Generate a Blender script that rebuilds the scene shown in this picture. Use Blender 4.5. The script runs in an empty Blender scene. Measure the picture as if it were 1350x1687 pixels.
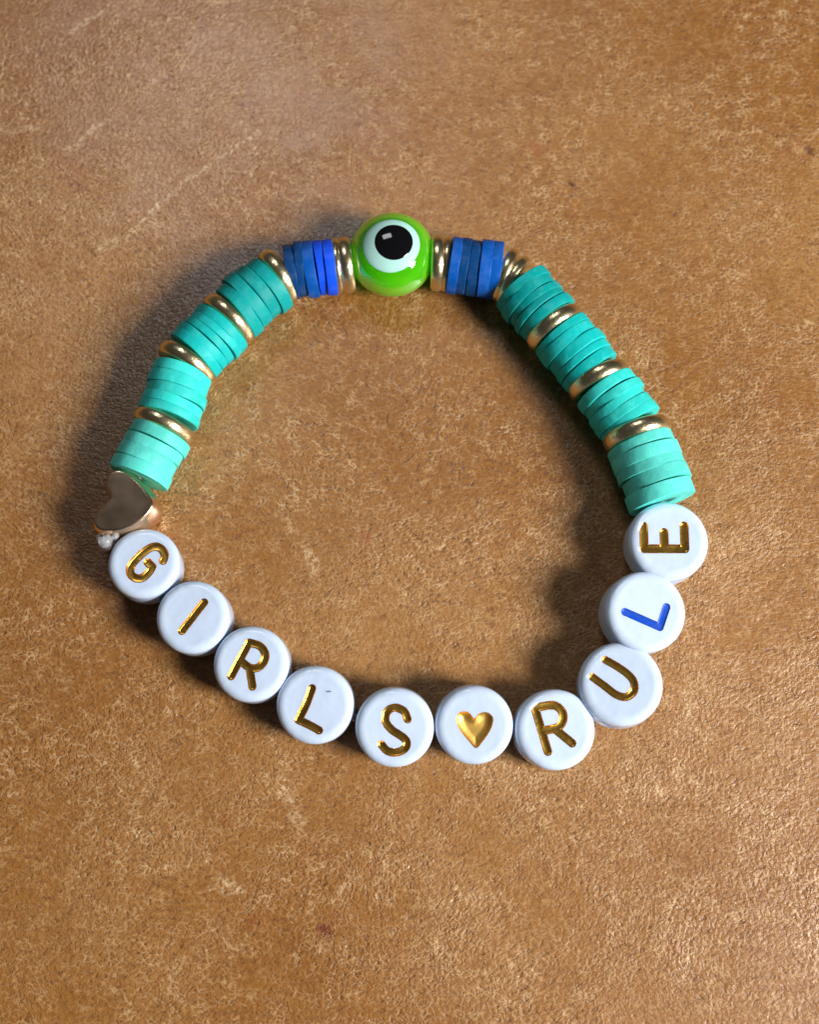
import bpy, math, random
import numpy as np
from mathutils import Vector, Matrix, noise as mnoise

random.seed(7)
MM = 0.001
S = bpy.context.scene
COL = S.collection

# ------------------------------------------------------------------ camera
DIST, TILT = 105.0, math.radians(14.0)          # mm, tilt towards the near edge
PW, PH = 1350.0, 1687.0                          # photograph size in pixels
FRAME_W = 73.8                                   # mm across the frame at the aim point
cam_pos = Vector((0, -DIST * math.sin(TILT), DIST * math.cos(TILT)))
cam_d = bpy.data.cameras.new('camera')
cam = bpy.data.objects.new('camera', cam_d); COL.objects.link(cam)
cam.location = cam_pos * MM
cam.rotation_euler = (TILT, 0, 0)
cam_d.sensor_fit = 'HORIZONTAL'; cam_d.sensor_width = 36.0
cam_d.lens = 36.0 * DIST / FRAME_W
cam_d.clip_start = 0.005; cam_d.clip_end = 20.0
cam_d.dof.use_dof = True
cam_d.dof.focus_distance = (DIST - 4.0) * MM
cam_d.dof.aperture_fstop = 38.0
S.camera = cam

# ------------------------------------------------------------------ world, lamps, exposure
W = bpy.data.worlds.new('World'); S.world = W; W.use_nodes = True
bg = W.node_tree.nodes['Background']
bg.inputs['Color'].default_value = (1.0, 0.93, 0.86, 1)
bg.inputs['Strength'].default_value = 0.032

def area(name, direction, dist, sx, sy, power, color):
    d = Vector(direction).normalized()
    l = bpy.data.lights.new(name, 'AREA'); l.shape = 'RECTANGLE'
    l.size = sx; l.size_y = sy; l.energy = power; l.color = color
    o = bpy.data.objects.new(name, l); COL.objects.link(o)
    o.location = d * dist
    o.rotation_euler = (-d).to_track_quat('-Z', 'Y').to_euler()
    return o
area('window_light', (0.745, -0.31, 0.59), 0.42, 0.125, 0.140, 3.15, (1.0, 0.985, 0.96))
area('far_window_light', (-0.15, 0.575, 0.80), 0.75, 0.20, 0.13, 0.74, (0.95, 0.95, 1.0))

S.render.engine = 'CYCLES'
S.cycles.max_bounces = 10; S.cycles.transmission_bounces = 8
S.view_settings.view_transform = 'Standard'; S.view_settings.look = 'None'
S.view_settings.exposure = 0.0; S.view_settings.gamma = 1.0
S.view_settings.use_curve_mapping = False

# ------------------------------------------------------------------ photo measurements -> place
RX = Vector((1, 0, 0)); RU = Vector((0, math.cos(TILT), math.sin(TILT)))
RF = Vector((0, math.sin(TILT), -math.cos(TILT)))
FPX = PW * DIST / FRAME_W
def ray(px, py):
    return (RF * FPX + RX * (px - PW / 2) - RU * (py - PH / 2)).normalized()
def at(px, py, z):                     # point of the table-top place at height z (mm)
    d = ray(px, py); t = (z - cam_pos.z) / d.z
    return cam_pos + d * t
def on_plane(px, py, p, n):
    d = ray(px, py); t = (p - cam_pos).dot(n) / d.dot(n)
    return cam_pos + d * t
def ppmm(p):
    return FPX / (p - cam_pos).dot(RF)

# ------------------------------------------------------------------ node helpers
class N:
    def __init__(s, name):
        s.m = bpy.data.materials.new(name); s.m.use_nodes = True
        s.t = s.m.node_tree; s.b = s.t.nodes['Principled BSDF']; s.out = s.t.nodes['Material Output']
    def n(s, typ, **k):
        x = s.t.nodes.new(typ)
        for a, v in k.items(): setattr(x, a, v)
        return x
    def l(s, a, b): s.t.links.new(a, b)
    def put(s, sock, v):
        if hasattr(v, 'links'): s.l(v, sock)
        else: sock.default_value = v
    def math(s, op, a, b=0.0, clamp=False):
        x = s.n('ShaderNodeMath', operation=op, use_clamp=clamp)
        s.put(x.inputs[0], a); s.put(x.inputs[1], b); return x.outputs[0]
    def vmath(s, op, a, b=(0, 0, 0)):
        x = s.n('ShaderNodeVectorMath', operation=op)
        s.put(x.inputs[0], a); s.put(x.inputs[1], b); return x
    def ramp(s, v, lo, hi, a=0.0, b=1.0):
        x = s.n('ShaderNodeMapRange', interpolation_type='SMOOTHSTEP')
        s.put(x.inputs[0], v); s.put(x.inputs[1], lo); s.put(x.inputs[2], hi); s.put(x.inputs[3], a); s.put(x.inputs[4], b)
        return x.outputs[0]
    def mix(s, f, a, b, mode='MIX'):
        x = s.n('ShaderNodeMix', data_type='RGBA', blend_type=mode)
        s.put(x.inputs[0], f)
        s.put(x.inputs[6], a if hasattr(a, 'links') else (*a, 1)); s.put(x.inputs[7], b if hasattr(b, 'links') else (*b, 1))
        return x.outputs[2]
    def noise(s, vec, scale, detail=2.0, rough=0.5, dist=0.0):
        x = s.n('ShaderNodeTexNoise'); s.l(vec, x.inputs['Vector'])
        x.inputs['Scale'].default_value = scale; x.inputs['Detail'].default_value = detail
        x.inputs['Roughness'].default_value = rough; x.inputs['Distortion'].default_value = dist
        return x.outputs['Fac']
    def mm(s):                          # object coordinates in millimetres
        tc = s.n('ShaderNodeTexCoord')
        v = s.vmath('SCALE', tc.outputs['Object']); v.inputs['Scale'].default_value = 1000.0
        return v.outputs[0]
    def bump(s, h, dist, strength=1.0, normal=None):
        x = s.n('ShaderNodeBump'); s.put(x.inputs['Height'], h)
        x.inputs['Distance'].default_value = dist; x.inputs['Strength'].default_value = strength
        if normal is not None: s.l(normal, x.inputs['Normal'])
        return x.outputs[0]

# ------------------------------------------------------------------ leather
def leather_material():
    k = N('tan_leather'); v = k.mm()
    sep = k.n('ShaderNodeSeparateXYZ'); k.l(v, sep.inputs[0])
    X, Y = sep.outputs[0], sep.outputs[1]
    # slow warp so the grain changes its lie across the hide
    wn = k.n('ShaderNodeTexNoise'); k.l(v, wn.inputs['Vector']); wn.inputs['Scale'].default_value = 0.05; wn.inputs['Detail'].default_value = 2
    wsub = k.vmath('SUBTRACT', wn.outputs['Color'], (0.5, 0.5, 0.5))
    wsc = k.vmath('SCALE', wsub.outputs[0]); wsc.inputs['Scale'].default_value = 5.0
    wv = k.vmath('ADD', v, wsc.outputs[0]).outputs[0]
    def squash(rz, sx, sy):
        m = k.n('ShaderNodeMapping'); k.l(wv, m.inputs['Vector'])
        m.inputs['Rotation'].default_value = (0, 0, rz); m.inputs['Scale'].default_value = (sx, sy, 1); return m.outputs[0]
    q = squash(0.10, 0.84, 1.08)
    def ridges(vec, scale, w, dist=0.6, detail=1.5):
        f = k.noise(vec, scale, detail, 0.55, dist)
        a = k.math('ABSOLUTE', k.math('SUBTRACT', f, 0.5))
        return k.ramp(a, 0.0, w, 1.0, 0.0)
    # pebbled hide: small cells, pale broken seams between them, longer pale strands
    gn = k.n('ShaderNodeTexNoise'); k.l(q, gn.inputs['Vector']); gn.inputs['Scale'].default_value = 2.25; gn.inputs['Detail'].default_value = 3; gn.inputs['Roughness'].default_value = 0.65
    grain = gn.outputs['Fac']
    gw = k.vmath('SCALE', gn.outputs['Color']); gw.inputs['Scale'].default_value = 0.75
    qc = k.vmath('ADD', q, gw.outputs[0]).outputs[0]
    vo = k.n('ShaderNodeTexVoronoi', feature='DISTANCE_TO_EDGE', voronoi_dimensions='2D'); k.l(qc, vo.inputs['Vector']); vo.inputs['Scale'].default_value = 2.05
    cell = vo.outputs['Distance']
    seam = k.ramp(cell, 0.02, 0.17, 1.0, 0.0)
    gate = k.ramp(k.noise(v, 0.8, 3, 0.65), 0.40, 0.64)
    patch = k.ramp(k.noise(v, 0.11, 3, 0.6), 0.34, 0.66)            # where the hide is rougher or worn smoother
    wisp1 = ridges(q, 0.55, 0.022, 1.1, 2.0)
    wisp = k.math('ADD', k.math('MULTIPLY', wisp1, gate), k.math('MULTIPLY', seam, k.math('ADD', k.math('MULTIPLY', gate, 0.70), 0.06)), True)
    wisp = k.math('MULTIPLY', wisp, k.math('ADD', k.math('MULTIPLY', patch, 0.6), 0.4))
    pits = k.ramp(k.noise(q, 2.3, 1, 0.5, 0.2), 0.26, 0.40, 1.0, 0.0)
    # colour
    big = k.ramp(k.noise(v, 0.028, 3, 0.55), 0.34, 0.66)
    mid = k.ramp(k.noise(v, 0.16, 4, 0.62), 0.32, 0.68)
    c = k.mix(big, (0.262, 0.096, 0.011), (0.385, 0.184, 0.054))
    c = k.mix(k.math('MULTIPLY', mid, 0.60), c, (0.312, 0.126, 0.021))
    blot = k.ramp(k.noise(v, 0.42, 2, 0.5), 0.62, 0.76)
    c = k.mix(k.math('MULTIPLY', blot, 0.45), c, (0.27, 0.078, 0.014))
    c = k.mix(k.ramp(grain, 0.30, 0.52, 0.60, 0.0), c, (0.175, 0.064, 0.014))
    c = k.mix(k.math('MULTIPLY', pits, 0.45), c, (0.120, 0.044, 0.012))
    c = k.mix(k.ramp(grain, 0.54, 0.72, 0.0, 0.40), c, (0.52, 0.30, 0.125))
    c = k.mix(k.math('MULTIPLY', wisp, 0.80), c, (0.66, 0.43, 0.215))
    # wear of its own shape: scratches, scuffs, specks
    jit = k.vmath('SCALE', k.vmath('SUBTRACT', wn.outputs['Color'], (0.5, 0.5, 0.5)).outputs[0]); jit.inputs['Scale'].default_value = 2.0
    n2 = k.n('ShaderNodeTexNoise'); k.l(v, n2.inputs['Vector']); n2.inputs['Scale'].default_value = 0.7; n2.inputs['Detail'].default_value = 3
    j2 = k.vmath('SCALE', k.vmath('SUBTRACT', n2.outputs['Color'], (0.5, 0.5, 0.5)).outputs[0]); j2.inputs['Scale'].default_value = 1.3
    sv = k.vmath('ADD', v, j2.outputs[0]).outputs[0]
    brk = k.ramp(k.noise(q, 2.2, 3, 0.65), 0.42, 0.60)
    def seg(a, b, w):
        A, B = at(*a, 0), at(*b, 0); A.z = B.z = 0; d = B - A; L2 = d.length_squared
        flat = k.vmath('MULTIPLY', sv, (1, 1, 0)).outputs[0]
        pa = k.vmath('SUBTRACT', flat, tuple(A)).outputs[0]
        h = k.math('DIVIDE', k.vmath('DOT_PRODUCT', pa, tuple(d)).outputs['Value'], L2, True)
        ds = k.vmath('SCALE', tuple(d)); k.l(h, ds.inputs['Scale'])
        r = k.vmath('LENGTH', k.vmath('SUBTRACT', pa, ds.outputs[0]).outputs[0]).outputs['Value']
        return k.ramp(r, w * 0.2, w, 1.0, 0.0)
    scr = None
    for a, b, w in [((245, 352), (297, 304), 0.42), ((297, 304), (428, 216), 0.36), ((245, 352), (205, 392), 0.3), ((166, 412), (190, 396), 0.75), ((112, 250), (160, 205), 0.55),
                    ((462, 1288), (492, 1352), 0.75), ((110, 55), (165, 20), 0.5), ((0, 215), (60, 212), 0.6),
                    ((505, 905), (520, 935), 0.9), ((365, 1455), (390, 1465), 0.8)]:
        g = seg(a, b, w); scr = g if scr is None else k.math('MAXIMUM', scr, g)
    scr = k.math('MULTIPLY', scr, brk)
    c = k.mix(k.math('MULTIPLY', scr, 0.55), c, (0.78, 0.57, 0.33))
    for (p, w, col, f) in [((941, 300), 0.50, (0.09, 0.03, 0.01), 0.9), ((534, 1531), 0.75, (0.16, 0.03, 0.008), 0.85), ((1335, 248), 0.75, (0.10, 0.035, 0.012), 0.7),
                           ((882, 243), 1.1, (0.34, 0.10, 0.03), 0.5), ((600, 885), 0.9, (0.36, 0.11, 0.04), 0.5), ((28, 703), 0.9, (0.26, 0.10, 0.02), 0.6), ((470, 735), 0.8, (0.32, 0.11, 0.03), 0.4)]:
        g = seg(p, (p[0] + 3, p[1] + 3), w); c = k.mix(k.math('MULTIPLY', g, f), c, col)
    k.l(c, k.b.inputs['Base Color'])
    # relief
    h = k.math('ADD', k.math('MULTIPLY', grain, 0.9), k.math('MULTIPLY', k.ramp(cell, 0.0, 0.30), 0.22))
    h = k.math('SUBTRACT', h, k.math('MULTIPLY', pits, 0.30))
    h = k.math('MULTIPLY', h, k.math('ADD', k.math('MULTIPLY', patch, 0.65), 0.55))
    k.l(k.bump(h, 0.00012, 1.0), k.b.inputs['Normal'])
    k.l(k.ramp(grain, 0.3, 0.7, 0.50, 0.36), k.b.inputs['Roughness'])
    k.b.inputs['Coat Weight'].default_value = 0.75; k.b.inputs['Coat Roughness'].default_value = 0.25; k.b.inputs['Coat IOR'].default_value = 1.5
    k.l(k.bump(h, 0.00004, 1.0), k.b.inputs['Coat Normal'])
    return k.m

def mesh_obj(name, verts, faces, mat, parent=None, smooth=True):
    me = bpy.data.meshes.new(name); me.from_pydata(verts, [], faces); me.update()
    if smooth: me.polygons.foreach_set('use_smooth', [True] * len(me.polygons))
    me.materials.append(mat)
    o = bpy.data.objects.new(name, me); COL.objects.link(o)
    if parent: o.parent = parent
    return o

def build_leather():
    n, half = 360, 260.0
    vs, fs = [], []
    for j in range(n + 1):
        for i in range(n + 1):
            x = -half + 2 * half * i / n; y = -half + 2 * half * j / n
            r = max(0.0, math.hypot(x, y) - 30.0)
            z = 0.10 * (mnoise.noise(Vector((x * 0.045, y * 0.045, 0.3))) - 0.35)
            z += 0.085 * mnoise.noise(Vector((x * 0.13, y * 0.13, 2.3))) + 0.035 * mnoise.noise(Vector((x * 0.30, y * 0.30, 7.3)))
            z += min(r * 0.012, 1.4) * mnoise.noise(Vector((x * 0.017, y * 0.017, 4.1)))
            vs.append((x * MM, y * MM, z * MM))
    for j in range(n):
        for i in range(n):
            a = j * (n + 1) + i; fs.append((a, a + 1, a + n + 2, a + n + 1))
    o = mesh_obj('leather_surface', vs, fs, leather_material())
    o['kind'] = 'structure'; o['label'] = 'worn tan leather surface under the bead bracelet'
    return o
build_leather()

# ------------------------------------------------------------------ bead materials
def clay(name, col, var=0.10):
    k = N(name); v = k.mm()
    oi = k.n('ShaderNodeObjectInfo')
    off = k.vmath('SCALE', (13.0, 7.0, 5.0)); k.l(oi.outputs['Random'], off.inputs['Scale'])
    vv = k.vmath('ADD', v, off.outputs[0]).outputs[0]
    hsv = k.n('ShaderNodeHueSaturation'); hsv.inputs['Color'].default_value = (*col, 1)
    k.l(k.ramp(oi.outputs['Random'], 0, 1, 1 - var, 1 + var), hsv.inputs['Value'])
    c = k.mix(k.ramp(k.noise(vv, 0.9, 3, 0.6), 0.42, 0.70, 0.0, 0.42), hsv.outputs[0], tuple(min(1, x * 1.25 + 0.05) for x in col))
    c = k.mix(k.ramp(k.noise(vv, 4.0, 2, 0.6), 0.66, 0.74, 0.0, 0.25), c, tuple(min(1, x * 1.1 + 0.16) for x in col))
    k.l(c, k.b.inputs['Base Color'])
    k.b.inputs['Roughness'].default_value = 0.50; k.b.inputs['Specular IOR Level'].default_value = 0.20
    k.b.inputs['Subsurface Weight'].default_value = 0.12; k.b.inputs['Subsurface Radius'].default_value = (0.0004, 0.0006, 0.0006); k.b.inputs['Subsurface Scale'].default_value = 1.0
    h = k.math('ADD', k.noise(vv, 1.2, 2), k.math('MULTIPLY', k.noise(vv, 7.0, 2), 0.15))
    k.l(k.bump(h, 0.00009, 0.6), k.b.inputs['Normal'])
    return k.m
TEAL = [clay('deep_teal_clay', (0.0, 0.330, 0.320)), clay('teal_clay', (0.004, 0.490, 0.470)),
        clay('turquoise_clay', (0.030, 0.630, 0.570)), clay('pale_turquoise_clay', (0.105, 0.690, 0.600))]
NAVY = clay('dark_blue_clay', (0.0, 0.048, 0.185)); MIDB = clay('mid_blue_clay', (0.0, 0.098, 0.46)); ROYAL = clay('royal_blue_clay', (0.004, 0.080, 0.78))

def metal(name, col, rough, bscale=2.0, bdist=0.00003, tarnish=0.35):
    k = N(name); v = k.mm()
    k.b.inputs['Metallic'].default_value = 1.0
    c = k.mix(k.ramp(k.noise(v, 1.5, 3, 0.6), 0.4, 0.7, 0.0, tarnish), col, tuple(x * 0.72 for x in col))
    k.l(c, k.b.inputs['Base Color'])
    k.l(k.ramp(k.noise(v, 0.5, 2), 0.3, 0.7, rough * 0.9, rough * 1.12), k.b.inputs['Roughness'])
    k.l(k.bump(k.noise(v, bscale, 3, 0.6), bdist, 1.0), k.b.inputs['Normal'])
    return k.m
GOLD = metal('pale_gold', (0.91, 0.78, 0.47), 0.31, 1.1, 0.00007)
ROSE = metal('polished_gold', (0.92, 0.68, 0.47), 0.22, 0.3, 0.000003, 0.05)
BRUSHED = metal('brushed_gold_foil', (0.90, 0.57, 0.14), 0.48, 1.6, 0.00002, 0.2)
FOIL = metal('gold_foil', (0.90, 0.53, 0.10), 0.28, 0.9, 0.00005, 0.12)

def plastic(name, col, rough, sss=0.0, bump=0.00001):
    k = N(name); v = k.mm()
    c = k.mix(k.ramp(k.noise(v, 0.5, 3), 0.4, 0.8, 0.0, 0.15), col, tuple(x * 0.92 for x in col))
    oi = k.n('ShaderNodeObjectInfo'); hs = k.n('ShaderNodeHueSaturation'); k.l(c, hs.inputs['Color']); k.l(k.ramp(oi.outputs['Random'], 0, 1, 0.93, 1.04), hs.inputs['Value'])
    k.l(hs.outputs[0], k.b.inputs['Base Color'])
    k.l(k.ramp(k.noise(v, 1.4, 3), 0.3, 0.7, rough * 0.8, rough * 1.3), k.b.inputs['Roughness'])
    if sss:
        k.b.inputs['Subsurface Weight'].default_value = sss; k.b.inputs['Subsurface Radius'].default_value = (0.0010, 0.0009, 0.0008); k.b.inputs['Subsurface Scale'].default_value = 1.0
    k.l(k.bump(k.noise(v, 0.45, 2), bump, 1.0), k.b.inputs['Normal'])
    return k.m
WHITE = plastic('white_acrylic', (0.62, 0.735, 0.92), 0.15, 0.25, 0.00012)
BLUEINK = plastic('blue_paint', (0.004, 0.075, 0.56), 0.35)
INK = plastic('dark_ink', (0.16, 0.20, 0.32), 0.5)
BLACK = plastic('black_glass', (0.004, 0.004, 0.005), 0.05)
AQUA = plastic('pale_aqua_glass', (0.50, 0.86, 0.78), 0.34, 0.3)
AQUA.node_tree.nodes['Principled BSDF'].inputs['Specular IOR Level'].default_value = 0.08

def green_glass():
    k = N('green_glass')
    k.b.inputs['Base Color'].default_value = (0.45, 1.0, 0.12, 1)
    k.b.inputs['Transmission Weight'].default_value = 1.0; k.b.inputs['Roughness'].default_value = 0.03; k.b.inputs['IOR'].default_value = 1.45
    p = k.n('ShaderNodeBsdfPrincipled'); p.inputs['Base Color'].default_value = (0.14, 1.0, 0.008, 1); p.inputs['Roughness'].default_value = 0.06
    p.inputs['Subsurface Weight'].default_value = 1.0; p.inputs['Subsurface Radius'].default_value = (0.0010, 0.0028, 0.0003); p.inputs['Subsurface Scale'].default_value = 1.0
    m = k.n('ShaderNodeMixShader'); m.inputs[0].default_value = 0.56
    k.l(k.b.outputs[0], m.inputs[1]); k.l(p.outputs[0], m.inputs[2])
    tp = k.n('ShaderNodeBsdfTransparent'); tp.inputs['Color'].default_value = (0.42, 0.98, 0.10, 1)
    m2 = k.n('ShaderNodeMixShader'); m2.inputs[0].default_value = 0.16
    k.l(m.outputs[0], m2.inputs[1]); k.l(tp.outputs[0], m2.inputs[2]); k.l(m2.outputs[0], k.out.inputs[0])
    return k.m
GREEN = green_glass()
def clear_plastic():
    k = N('clear_elastic'); k.b.inputs['Base Color'].default_value = (0.93, 0.95, 0.97, 1)
    k.b.inputs['Transmission Weight'].default_value = 0.7; k.b.inputs['Roughness'].default_value = 0.18; k.b.inputs['IOR'].default_value = 1.42
    return k.m
CLEAR = clear_plastic()

# ------------------------------------------------------------------ bracelet
bracelet = bpy.data.objects.new('bead_bracelet', None); COL.objects.link(bracelet)
bracelet.empty_display_size = 0.01
bracelet['label'] = 'stretch bracelet of teal, blue, gold and white letter beads lying on tan leather'
bracelet['category'] = 'bracelet'

def frame_from(axis, up=Vector((0, 0, 1))):
    x = axis.normalized(); z = (up - x * up.dot(x)).normalized(); y = z.cross(x)
    return Matrix((x, y, z)).transposed()           # columns x y z
def place(o, R, p):
    o.matrix_local = Matrix.Translation(p * MM) @ R.to_4x4()

def lathe_x(profile, seg):                          # closed profile [(x, r)] turned round the x axis
    vs, fs, n = [], [], len(profile)
    for i in range(seg):
        a = 2 * math.pi * i / seg; ca, sa = math.cos(a), math.sin(a)
        for (x, r) in profile: vs.append((x * MM, r * ca * MM, r * sa * MM))
    for i in range(seg):
        for j in range(n):
            a = i * n + j; b = i * n + (j + 1) % n; c = ((i + 1) % seg) * n + (j + 1) % n; d = ((i + 1) % seg) * n + j
            fs.append((a, b, c, d))
    return vs, fs

def disc_mesh(name, mat, t, r, seed):
    rnd = random.Random(seed); hw = t / 2; e = rnd.choice((0.03, 0.04, 0.06, 0.10)); hole = 0.6
    prof = [(-hw, hole), (-hw, r * 0.6), (-hw, r - e * 2), (-hw, r - e), (-hw + e * 0.3, r - e * 0.3), (-hw + e, r), (-hw + e * 2, r + 0.005), (0, r + 0.015),
            (hw - e * 2, r + 0.005), (hw - e, r), (hw - e * 0.3, r - e * 0.3), (hw, r - e), (hw, r - e * 2), (hw, r * 0.6), (hw, hole)]
    vs, fs = lathe_x(prof, 64)
    sx = Vector((rnd.random() * 9, rnd.random() * 9, rnd.random() * 9)); n = len(prof); out = []
    for k, v in enumerate(vs):                      # cut clay is never quite round or flat
        p = Vector(v); q = Vector((0, p.y, p.z))
        if q.length > 0.5 * r * MM:
            d = q.normalized(); w = mnoise.noise(d * 1.3 + sx); w2 = mnoise.noise(d * 1.0 + sx * 1.7)
            p = Vector((p.x + 0.05 * w2 * MM, p.y, p.z)) + d * (0.075 * w * MM)
        out.append(tuple(p))
    me = bpy.data.meshes.new(name); me.from_pydata(out, [], fs); me.polygons.foreach_set('use_smooth', [True] * len(fs)); me.materials.append(mat); me.update()
    return me

chain = []                                          # (order along the string, centre) for the cord
def stack(a, b, dia_px, specs, rest=0.0):
    """discs from end a to end b (photo pixels); specs = material for each disc"""
    p0 = at(*a, 2.8); rad = dia_px / 2 / ppmm(p0)
    A, B = at(*a, rad + rest), at(*b, rad + rest)
    ax = (B - A); L = ax.length; ax.normalize(); n = len(specs); t = L / n
    R0 = frame_from(ax)
    ws = [random.uniform(0.78, 1.22) for _ in specs]; cut = [0.0]
    for w in ws: cut.append(cut[-1] + L * w / sum(ws))
    for i, mat in enumerate(specs):
        t = cut[i + 1] - cut[i]
        key = random.randrange(10000)
        me = disc_mesh('clay_disc', mat, t * 1.0, rad * (1 + random.uniform(-0.02, 0.02)), key)
        o = bpy.data.objects.new('clay_disc', me); COL.objects.link(o); o.parent = bracelet
        lat = R0.col[1] * random.uniform(-0.17, 0.17)
        Rt = R0 @ Matrix.Rotation(random.uniform(-0.038, 0.038), 3, 'Z') @ Matrix.Rotation(random.uniform(-0.03, 0.03), 3, 'Y')
        c = A + ax * ((cut[i] + cut[i + 1]) / 2) + lat + Vector((0, 0, random.uniform(0.0, 0.08)))
        place(o, Rt, c); chain.append(c)

def spacer(c_px, dia_px, thick_px, axis_px, tiltz=0.0):
    p0 = at(*c_px, 2.6); s = ppmm(p0); rad = (dia_px + 4) / 2 / s; hw = (thick_px + 1) / 2 / s
    c = at(*c_px, rad)
    q = at(c_px[0] + axis_px[0] * 20, c_px[1] + axis_px[1] * 20, rad)
    prof = [(-hw * 0.55, 0.95), (-hw * 0.8, rad * 0.62)]
    for k in range(11):
        t = -math.pi / 2 + math.pi * k / 10
        prof.append((hw * math.sin(t), rad - hw * 0.62 + hw * 0.62 * math.cos(t)))
    prof += [(hw * 0.8, rad * 0.62), (hw * 0.55, 0.95)]
    vs, fs = lathe_x(prof, 56)
    o = mesh_obj('gold_spacer', vs, fs, GOLD, bracelet)
    place(o, frame_from(q - c) @ Matrix.Rotation(tiltz, 3, 'Z'), c); chain.append(c)

# order: from the eye bead anticlockwise down the left, along the letters, back up the right
T = TEAL
# --- eye bead -------------------------------------------------------
def eye_bead():
    c_px = (646, 420); p = at(*c_px, 3.4); s = ppmm(p)
    ax_, ay_, az_ = 71 / s, 71 / s, 3.15
    c = at(*c_px, az_ * 1.0)
    n = (Vector((-0.02, 0.02, 1))).normalized()
    R = frame_from(Vector((1, -0.03, 0)), n)
    # body: flattened round bead with the string hole pressed in at both ends
    vs, fs = [], []; NU, NV = 72, 48
    def body_pt(u, v):                 # v from pole (x axis) to pole
        x = math.cos(v); r = math.sin(v)
        d = Vector((x, r * math.cos(u), r * math.sin(u)))
        q = Vector((d.x * ax_, d.y * ay_, d.z * az_))
        rr = math.hypot(q.y, q.z)
        dent = max(0.0, 1 - rr / 0.95)
        q.x *= 1 - 0.20 * min(1, dent * 2.0) * (1 if dent > 0 else 0)
        q.x = max(-ax_ * 0.955, min(ax_ * 0.955, q.x))
        return q
    for j in range(NV + 1):
        v = math.pi * (0.015 + 0.97 * j / NV)
        for i in range(NU): vs.append(tuple(body_pt(2 * math.pi * i / NU, v) * MM))
    for j in range(NV):
        for i in range(NU): fs.append((j * NU + i, j * NU + (i + 1) % NU, (j + 1) * NU + (i + 1) % NU, (j + 1) * NU + i))
    fs.append(tuple(reversed(range(NU)))); fs.append(tuple(range(NV * NU, NV * NU + NU)))
    b = mesh_obj('eye_bead', vs, fs, GREEN, bracelet); place(b, R, c)
    b['label'] = 'translucent bright green glass eye bead'
    chain.append(c)
    def cap(name, rr, off, lift, mat, wob):
        vs, fs = [], []; RI, SG = 30, 64
        for j in range(RI + 1):
            f = j / RI
            for i in range(SG):
                a = 2 * math.pi * i / SG
                r = rr * f * (1 + wob * math.sin(a * 2 + 0.8) + wob * 0.6 * math.sin(a * 3))
                x, y = off[0] + r * math.cos(a), off[1] + r * math.sin(a)
                z = az_ * math.sqrt(max(0.0, 1 - (x / ax_) ** 2 - (y / ay_) ** 2))
                edge = math.sqrt(max(0.0, 1 - f ** 20))
                vs.append((x * MM, y * MM, (z - 0.015 + (0.015 + lift) * edge) * MM))
        for j in range(RI):
            for i in range(SG): fs.append((j * SG + i, j * SG + (i + 1) % SG, (j + 1) * SG + (i + 1) % SG, (j + 1) * SG + i))
        o = mesh_obj(name, vs, fs, mat, b); return o
    # where the photo puts ring and pupil, found on the bead's upper surface
    def local(px, z): 
        w = on_plane(*px, c + n * z, n); return R.transposed() @ (w - c)
    q = local((645, 403), 2.65); o1 = local((649, 399), 2.9)
    w = cap('eye_ring', 46 / s, (q.x, q.y), 0.03, AQUA, 0.02); w['label'] = 'pale aqua ring of the eye'
    d = cap('pupil', 31.5 / s, (o1.x, o1.y), 0.055, BLACK, 0.012); d['label'] = 'glossy black pupil'
eye_bead()

spacer((571, 437), 88, 21, (-1, 0.10), 0.03); spacer((556, 438), 86, 11, (-1, 0.12), -0.02)
stack((551, 438), (472, 450), 91, [ROYAL, ROYAL, MIDB, NAVY, NAVY], 0.05)
spacer((459, 456), 92, 25, (-1, 0.62))
stack((448, 464), (386, 517), 100, [T[0]] * 4)
spacer((377, 526), 99, 23, (-1, 0.95), 0.04)
stack((368, 535), (319, 588), 101, [T[1]] * 5)
spacer((308, 598), 99, 24, (-0.75, 1), 0.05)
stack((304, 611), (277, 690), 100, [T[2]] * 5)
spacer((269, 702), 99, 24, (-0.55, 1), 0.02)
stack((267, 715), (230, 788), 101, [T[3]] * 4)

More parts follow.
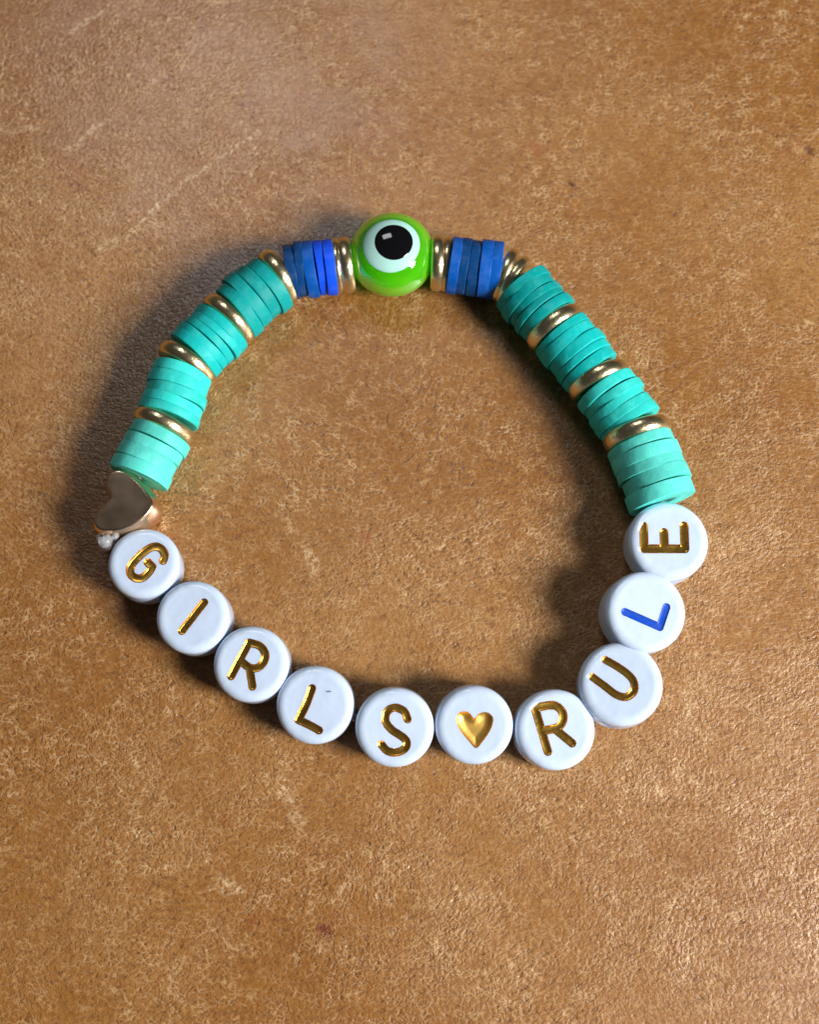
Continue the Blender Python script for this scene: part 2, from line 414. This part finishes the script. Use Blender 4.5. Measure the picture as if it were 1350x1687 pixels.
# --- heart bead -------------------------------------------------------
def catmull(pts, per, closed=True):
    out = []; n = len(pts)
    rng = range(n) if closed else range(n - 1)
    for i in rng:
        g = lambda k: pts[k % n] if closed else pts[max(0, min(n - 1, k))]
        p0, p1, p2, p3 = g(i - 1), g(i), g(i + 1), g(i + 2)
        for j in range(per):
            t = j / per
            out.append(0.5 * ((2 * p1) + (p2 - p0) * t + (2 * p0 - 5 * p1 + 4 * p2 - p3) * t * t + (3 * p1 - p0 - 3 * p2 + p3) * t ** 3))
    if not closed: out.append(pts[-1])
    return out
def heart_bead():
    ztop, thick = 4.4, 3.7
    px = [(183, 819), (177, 801), (178, 785), (188, 776), (203, 776), (220, 787), (238, 806), (252, 830), (240, 850), (217, 866), (190, 874), (166, 873), (156, 863), (160, 847), (173, 832)]
    pts = catmull([at(*q, ztop) for q in px], 7)
    c = Vector((0, 0, 0))
    for q in pts: c += q / len(pts)
    base = [Vector((q.x - c.x, q.y - c.y, 0)) for q in pts]; n = len(base)
    nrm = []
    for i in range(n):
        d = (base[(i + 1) % n] - base[i - 1]).normalized(); m = Vector((d.y, -d.x, 0))
        if m.dot(base[i]) < 0: m = -m
        nrm.append(m)
    lay = []
    h = thick / 2
    for k in range(13):
        t = math.radians(-62 + 124 * k / 12); c0 = math.cos(math.radians(62))
        lay.append((h * math.sin(t) / math.sin(math.radians(62)), 0.42 * (math.cos(t) - c0) / (1 - c0)))
    vs, fs = [], []
    for z, g in lay:
        for i in range(n): vs.append(tuple((base[i] + nrm[i] * g + Vector((0, 0, z))) * MM))
    for j in range(len(lay) - 1):
        for i in range(n): fs.append((j * n + i, j * n + (i + 1) % n, (j + 1) * n + (i + 1) % n, (j + 1) * n + i))
    for base_i, zz, flip in ((0, -h, True), ((len(lay) - 1) * n, h, False)):
        prev = len(vs)                  # crisp rim: the flat faces have edges of their own
        vs.extend(vs[base_i:base_i + n])
        for f in (1.0, 0.97, 0.66, 0.33):
            st = len(vs)
            for i in range(n): vs.append(tuple(((base[i] - nrm[i] * 0.10) * f + Vector((0, 0, zz + (0.10 if not flip else -0.03) + (0.01 if not flip else -0.01) * (1 - f)))) * MM))
            for i in range(n):
                q = (prev + i, prev + (i + 1) % n, st + (i + 1) % n, st + i); fs.append(q[::-1] if flip else q)
            prev = st
        vs.append((0, 0, (zz + (0.11 if not flip else -0.04)) * MM)); m = len(vs) - 1
        for i in range(n):
            q = (prev + i, prev + (i + 1) % n, m); fs.append(q[::-1] if flip else q)
    o = mesh_obj('heart_bead', vs, fs, ROSE, bracelet)
    place(o, Matrix.Identity(3), Vector((c.x, c.y, ztop - h)))
    o['label'] = 'polished gold heart-shaped bead with a dark mirror face'
    chain.append(Vector((c.x + 0.4, c.y, ztop - h - 0.1)))
heart_bead()

# --- letter beads -------------------------------------------------------
def seg_dist(P, a, b):
    ab = b - a; L = float(ab @ ab) + 1e-12
    t = np.clip(((P - a) @ ab) / L, 0, 1)
    return np.linalg.norm(P - (a + t[:, None] * ab), axis=1)
def stroke_sdf(paths, hw):
    def f(P):
        d = np.full(len(P), 1e9)
        for pl in paths:
            for a, b in zip(pl[:-1], pl[1:]): d = np.minimum(d, seg_dist(P, a, b))
        return d - hw
    return f
def poly_sdf(poly):
    def f(P):
        d = np.full(len(P), 1e9); ins = np.zeros(len(P), bool); n = len(poly)
        for i in range(n):
            a, b = poly[i], poly[(i + 1) % n]
            d = np.minimum(d, seg_dist(P, a, b))
            cond = (a[1] > P[:, 1]) != (b[1] > P[:, 1])
            xs = (b[0] - a[0]) * (P[:, 1] - a[1]) / (b[1] - a[1] + 1e-12) + a[0]
            ins ^= cond & (P[:, 0] < xs)
        return np.where(ins, -d, d)
    return f
def smooth_path(pl, per=6):
    if len(pl) < 3: return pl
    v = catmull([Vector((q[0], q[1])) for q in pl], per, closed=False)
    return [np.array((q.x, q.y)) for q in v]

def letter_bead(c_px, size_px, tilt, tangent_px, zc, paths, zoom, half_px, mat, label, letter_label, filled=False, depth=0.22, sharp=False, speck=None):
    """tilt = (x, y) lean of the bead's face; zoom = (offset x, offset y, scale) of the measuring crop"""
    n = Vector((tilt[0], tilt[1], 1)).normalized(); H = 1.80; s = ppmm(at(*c_px, zc)); Rm = size_px / 2 / s
    zc = zc - 2.0 + H * n.z + (Rm - 0.5) * math.sqrt(1 - n.z ** 2)        # the low edge rests on the leather
    p = at(*c_px, zc); s = ppmm(p); Rm = size_px / 2 / s
    q = at(c_px[0] + tangent_px[0] * 20, c_px[1] + tangent_px[1] * 20, zc)
    R = frame_from(q - p, n); Rt = R.transposed()
    top = p + n * H
    def loc(z):
        w = on_plane(zoom[0] + z[0] / zoom[2], zoom[1] + z[1] / zoom[2], top, n)
        l = Rt @ (w - p); return np.array((l.x, l.y))
    P2 = [[loc(z) for z in pl] for pl in paths]
    if filled: sdf = poly_sdf(smooth_path(P2[0] + [P2[0][0]], 5)[:-1])
    else: sdf = stroke_sdf([pl if sharp else smooth_path(pl) for pl in P2], half_px / s)
    hw = 1.15 if filled else half_px / s
    SEG = 240
    rf = Rm * 0.76; prof = []
    NF = 56
    for j in range(1, NF + 1): prof.append((rf * j / NF, H, True))
    sh = Rm - rf; shh = 0.62
    for j in range(1, 11):
        t = math.pi / 2 * j / 10
        prof.append((rf + sh * math.sin(t) ** 0.9, H - shh * (1 - math.cos(t)), False))
    z0 = H - shh
    for j in range(1, 18):
        z = z0 - 2 * z0 * j / 18; prof.append((Rm + 0.03 * math.cos(z / z0 * math.pi / 2), z, False))
    for j in range(10, -1, -1):
        t = math.pi / 2 * j / 10
        prof.append((rf + sh * math.sin(t) ** 0.9, -(H - shh * (1 - math.cos(t))), False))
    prof.append((rf * 0.5, -H, False))
    ang = np.arange(SEG) * 2 * np.pi / SEG
    rings = []
    for (r, z, face) in prof:
        rings.append(np.stack([r * np.cos(ang), r * np.sin(ang), np.full(SEG, z)], 1))
    V = np.concatenate(rings); NFV = NF * SEG
    # face: snap to the outline of the letter, then press it in
    F = V[:NFV, :2].copy(); cell = 0.030
    for _ in range(2):
        d = sdf(F); e = 1e-3
        gx = (sdf(F + [e, 0]) - d) / e; gy = (sdf(F + [0, e]) - d) / e
        near = np.abs(d) < cell
        F[near, 0] -= (d * gx)[near]; F[near, 1] -= (d * gy)[near]
    d = sdf(F)
    x = np.clip(-d / hw, 0, 1)
    prs = depth * (np.clip(x / 0.30, 0, 1) * 0.62 + 0.38 * np.sqrt(np.clip(1 - (1 - x) ** 2, 0, 1)))
    if filled: prs = depth * (0.30 * np.clip(x / 0.10, 0, 1) + 0.70 * (1 - (1 - np.clip(x / 0.62, 0, 1)) ** 2))
    # faint dishing of the moulded face
    rr = np.linalg.norm(F, axis=1) / rf
    dish = 0.012 * (1 - np.clip((rr - 0.80) / 0.20, 0, 1) ** 2 * 1.0)
    V[:NFV, 0] = F[:, 0]; V[:NFV, 1] = F[:, 1]; V[:NFV, 2] = H - dish - prs
    # the string hole through both sides
    side = slice(NFV, len(V)); Sx = V[side]
    hr = np.hypot(Sx[:, 1], Sx[:, 2]); m = np.clip((0.62 - hr) / 0.12, 0, 1) * (np.abs(Sx[:, 0]) > Rm * 0.5)
    Sx[:, 0] *= 1 - 0.42 * m; V[side] = Sx
    V = np.vstack([V, [[0, 0, 0]], [[0, 0, -H]]]); ci, bi = len(V) - 2, len(V) - 1
    ds = sdf(np.zeros((1, 2)))[0]; xc = max(0, min(1, -ds / hw))
    V[ci, 2] = V[:SEG, 2].mean() if ds < 0 else H - 0.012
    faces = []; NR = len(prof)
    for j in range(NR - 1):
        for i in range(SEG):
            a = j * SEG + i; b = j * SEG + (i + 1) % SEG; faces.append((a, a + SEG, b + SEG, b))
    for i in range(SEG):
        faces.append((ci, i, (i + 1) % SEG)); faces.append((bi, (NR - 1) * SEG + (i + 1) % SEG, (NR - 1) * SEG + i))
    nq = (NF - 1) * SEG
    fq = np.array(faces[:nq]); cen = V[fq][:, :, :2].mean(1); isl = sdf(cen) < 0
    lf, bf = [], []
    for k, f in enumerate(faces):
        if k < nq: (lf if isl[k] else bf).append(f)
        elif ci in f: (lf if ds < 0 else bf).append(f)
        else: bf.append(f)
    def sub(fl):
        used = sorted({i for f in fl for i in f}); mp = {u: k for k, u in enumerate(used)}
        return [tuple(V[u] * MM) for u in used], [tuple(mp[i] for i in f) for f in fl]
    bead = mesh_obj('letter_bead', *sub(bf), WHITE, bracelet); place(bead, R, p); bead['label'] = label
    let = mesh_obj('heart_mark' if filled else 'letter', *sub(lf), mat, bead); let['label'] = letter_label
    chain.append(p)
    if speck:                                       # a fleck of ink left on the face
        l = loc(speck); vs = [(l[0] * MM, l[1] * MM, (H + 0.014) * MM)]
        for i in range(14):
            a = 2 * math.pi * i / 14; rr = 0.10 + 0.05 * math.sin(i * 0.9 + 0.5) + 0.02 * math.sin(i * 1.8)
            vs.append(((l[0] + rr * 1.6 * math.cos(a)) * MM, (l[1] + rr * math.sin(a)) * MM, (H + 0.004) * MM))
        mesh_obj('ink_fleck', vs, [(0, i + 1, (i + 1) % 14 + 1) for i in range(14)], INK, bead)
    return bead

Z2 = (130, 640, 4.558); Z8 = (170, 860, 3.068); Z7 = (560, 1090, 3.068); Z6 = (840, 820, 3.589)
# knot comes before the first letter
knot_px = (177, 890)
letter_bead((242, 934), 116, (0.24, -0.24), (0.55, 0.8), 2.0,
    [[(635, 1297), (645, 1250), (620, 1205), (572, 1180), (512, 1200), (440, 1262), (388, 1330), (388, 1390), (428, 1425), (478, 1428), (525, 1390), (553, 1342)], [(553, 1342), (518, 1306)]],
    Z2, 6.9, FOIL, 'round white bead with a gold letter G beside the heart bead', 'gold foil letter G')
letter_bead((323, 1020), 119, (0.20, -0.20), (0.75, 0.65), 2.0, [[(510, 405), (398, 550)]], Z8, 6.6, FOIL, 'round white bead with a gold letter I', 'gold foil letter I')
letter_bead((418, 1096), 123, (0.17, -0.15), (0.8, 0.55), 2.0,
    [[(735, 607), (645, 778)], [(735, 607), (790, 625), (820, 665), (813, 708), (780, 737), (740, 735), (697, 703)], [(740, 735), (757, 832)]],
    Z8, 6.7, FOIL, 'round white bead with a gold letter R, after the I', 'gold foil letter R')
letter_bead((522, 1161), 126, (0.08, -0.11), (0.95, 0.3), 2.0, [[(1056, 840), (1027, 920), (987, 1000)], [(987, 1000), (1040, 1024), (1092, 1052)]],
    Z8, 6.7, FOIL, 'round white bead with a gold letter L', 'gold foil letter L', speck=(1140, 856))
letter_bead((651, 1196), 128, (0.06, -0.14), (1, 0.05), 2.0,
    [[(343, 290), (325, 250), (280, 232), (240, 252), (232, 300), (262, 343), (308, 373), (338, 402), (330, 438), (285, 458), (240, 450), (212, 420)]],
    Z7, 6.7, FOIL, 'round white bead with a gold letter S', 'gold foil letter S')
letter_bead((780, 1192), 127, (0.02, -0.14), (1, 0), 2.0,
    [[(590, 285), (603, 258), (634, 250), (660, 262), (680, 285), (705, 262), (740, 254), (770, 272), (776, 300), (762, 345), (725, 400), (690, 437), (655, 405), (618, 360), (596, 320)]],
    Z7, 6, BRUSHED, 'round white bead with a solid gold heart', 'gold foil heart', filled=True, depth=0.40)
letter_bead((911, 1202), 130, (-0.06, -0.08), (0.9, -0.45), 2.0,
    [[(150, 1245), (225, 1500)], [(150, 1243), (255, 1225), (308, 1258), (318, 1310), (283, 1358), (190, 1377)], [(270, 1368), (370, 1450)]],
    Z6, 7.0, FOIL, 'round white bead with a gold letter R, between the heart and the U', 'gold foil letter R')
letter_bead((1020, 1130), 136, (-0.12, -0.12), (0.3, -0.95), 2.3,
    [[(570, 956), (632, 992), (690, 1032), (732, 1080), (736, 1140), (690, 1178), (630, 1165), (560, 1112), (490, 1060)]],
    Z6, 6.5, FOIL, 'round white bead with a gold letter U', 'gold foil letter U')
letter_bead((1057, 1011), 132, (0.04, -0.09), (0.35, -0.93), 2.9, [[(682, 675), (888, 765)], [(888, 765), (930, 645)]],
    Z6, 6.4, BLUEINK, 'round white bead with a blue letter L', 'blue painted letter L', depth=0.10, sharp=True)
letter_bead((1096, 897), 130, (-0.02, -0.14), (0.05, -1), 2.9,
    [[(795, 303), (1036, 303)], [(795, 303), (795, 165)], [(915, 303), (915, 203)], [(1036, 303), (1036, 163)]],
    Z6, 7.3, FOIL, 'round white bead with a gold letter E beside the turquoise discs', 'gold foil letter E', sharp=True)

# --- right side, bottom to top -------------------------------------------
stack((1094, 828), (1056, 729), 113, [T[3]] * 5)
spacer((1050, 716), 110, 27, (-0.42, -1), -0.05)
stack((1043, 704), (995, 638), 106, [T[2]] * 5)
spacer((987, 627), 103, 26, (-0.56, -1), -0.05)
stack((979, 616), (923, 549), 102, [T[1]] * 5)
spacer((914, 540), 100, 25, (-0.80, -1), -0.03)
stack((905, 531), (857, 474), 101, [T[0]] * 5)
spacer((847, 464), 88, 16, (-1, -0.75), 0.10); spacer((834, 454), 88, 18, (-1, -0.40), 0.02)
stack((825, 449), (741, 437), 93, [MIDB, MIDB, NAVY, NAVY, MIDB], 0.05)
spacer((736, 435), 86, 11, (-1, -0.08), -0.03); spacer((721, 434), 88, 21, (-1, -0.05), 0.03)

# --- elastic cord and its knot -------------------------------------------
def tube(name, pts, rad, mat, parent, closed=False, sides=10, cap=True):
    n = len(pts); vs, fs = [], []
    up = Vector((0, 0, 1)); prev = None
    for i, p in enumerate(pts):
        a = pts[(i - 1) % n] if closed or i else pts[0]; b = pts[(i + 1) % n] if closed or i < n - 1 else pts[-1]
        d = (b - a).normalized()
        if prev is None: x = d.orthogonal().normalized()
        else: x = (prev - d * prev.dot(d)).normalized()
        prev = x; y = d.cross(x)
        for k in range(sides):
            t = 2 * math.pi * k / sides; vs.append(tuple((p + (x * math.cos(t) + y * math.sin(t)) * rad) * MM))
    for i in range(n if closed else n - 1):
        for k in range(sides):
            a = i * sides + k; b = i * sides + (k + 1) % sides; j = ((i + 1) % n) * sides
            fs.append((a, b, j + (k + 1) % sides, j + k))
    if cap and not closed:
        fs.append(tuple(reversed(range(sides)))); fs.append(tuple(range((n - 1) * sides, n * sides)))
    return mesh_obj(name, vs, fs, mat, parent)
tube('elastic_cord', catmull(chain, 5), 0.32, CLEAR, bracelet, closed=True)

def knot():
    c = at(*knot_px, 3.3); pts = []
    for i in range(72):
        t = 2 * math.pi * i / 72
        pts.append(c + Vector(((math.sin(t) + 2 * math.sin(2 * t)) * 0.25, (math.cos(t) - 2 * math.cos(2 * t)) * 0.25, -math.sin(3 * t) * 0.28)))
    o = tube('cord_knot', pts, 0.27, CLEAR, bracelet, closed=True)
    o['label'] = 'clear knot of the elastic cord between heart bead and G bead'
    e0 = at(182, 884, 3.0); e1 = at(171, 894, 4.4)
    tube('cord_end', [e0, e0.lerp(e1, 0.4), e0.lerp(e1, 0.8), e1], 0.50, CLEAR, o, sides=16)
    e0 = at(180, 892, 2.4); e1 = at(191, 882, 4.0)
    tube('cord_end', [e0, e0.lerp(e1, 0.5), e1], 0.30, CLEAR, o, sides=14)
    a = at(186, 886, 2.5)
    tube('cord_tail', [a, a.lerp(chain[-1], 0.0) + Vector((0.8, -0.6, -0.3)), at(214, 892, 2.0)], 0.26, CLEAR, o)
knot()
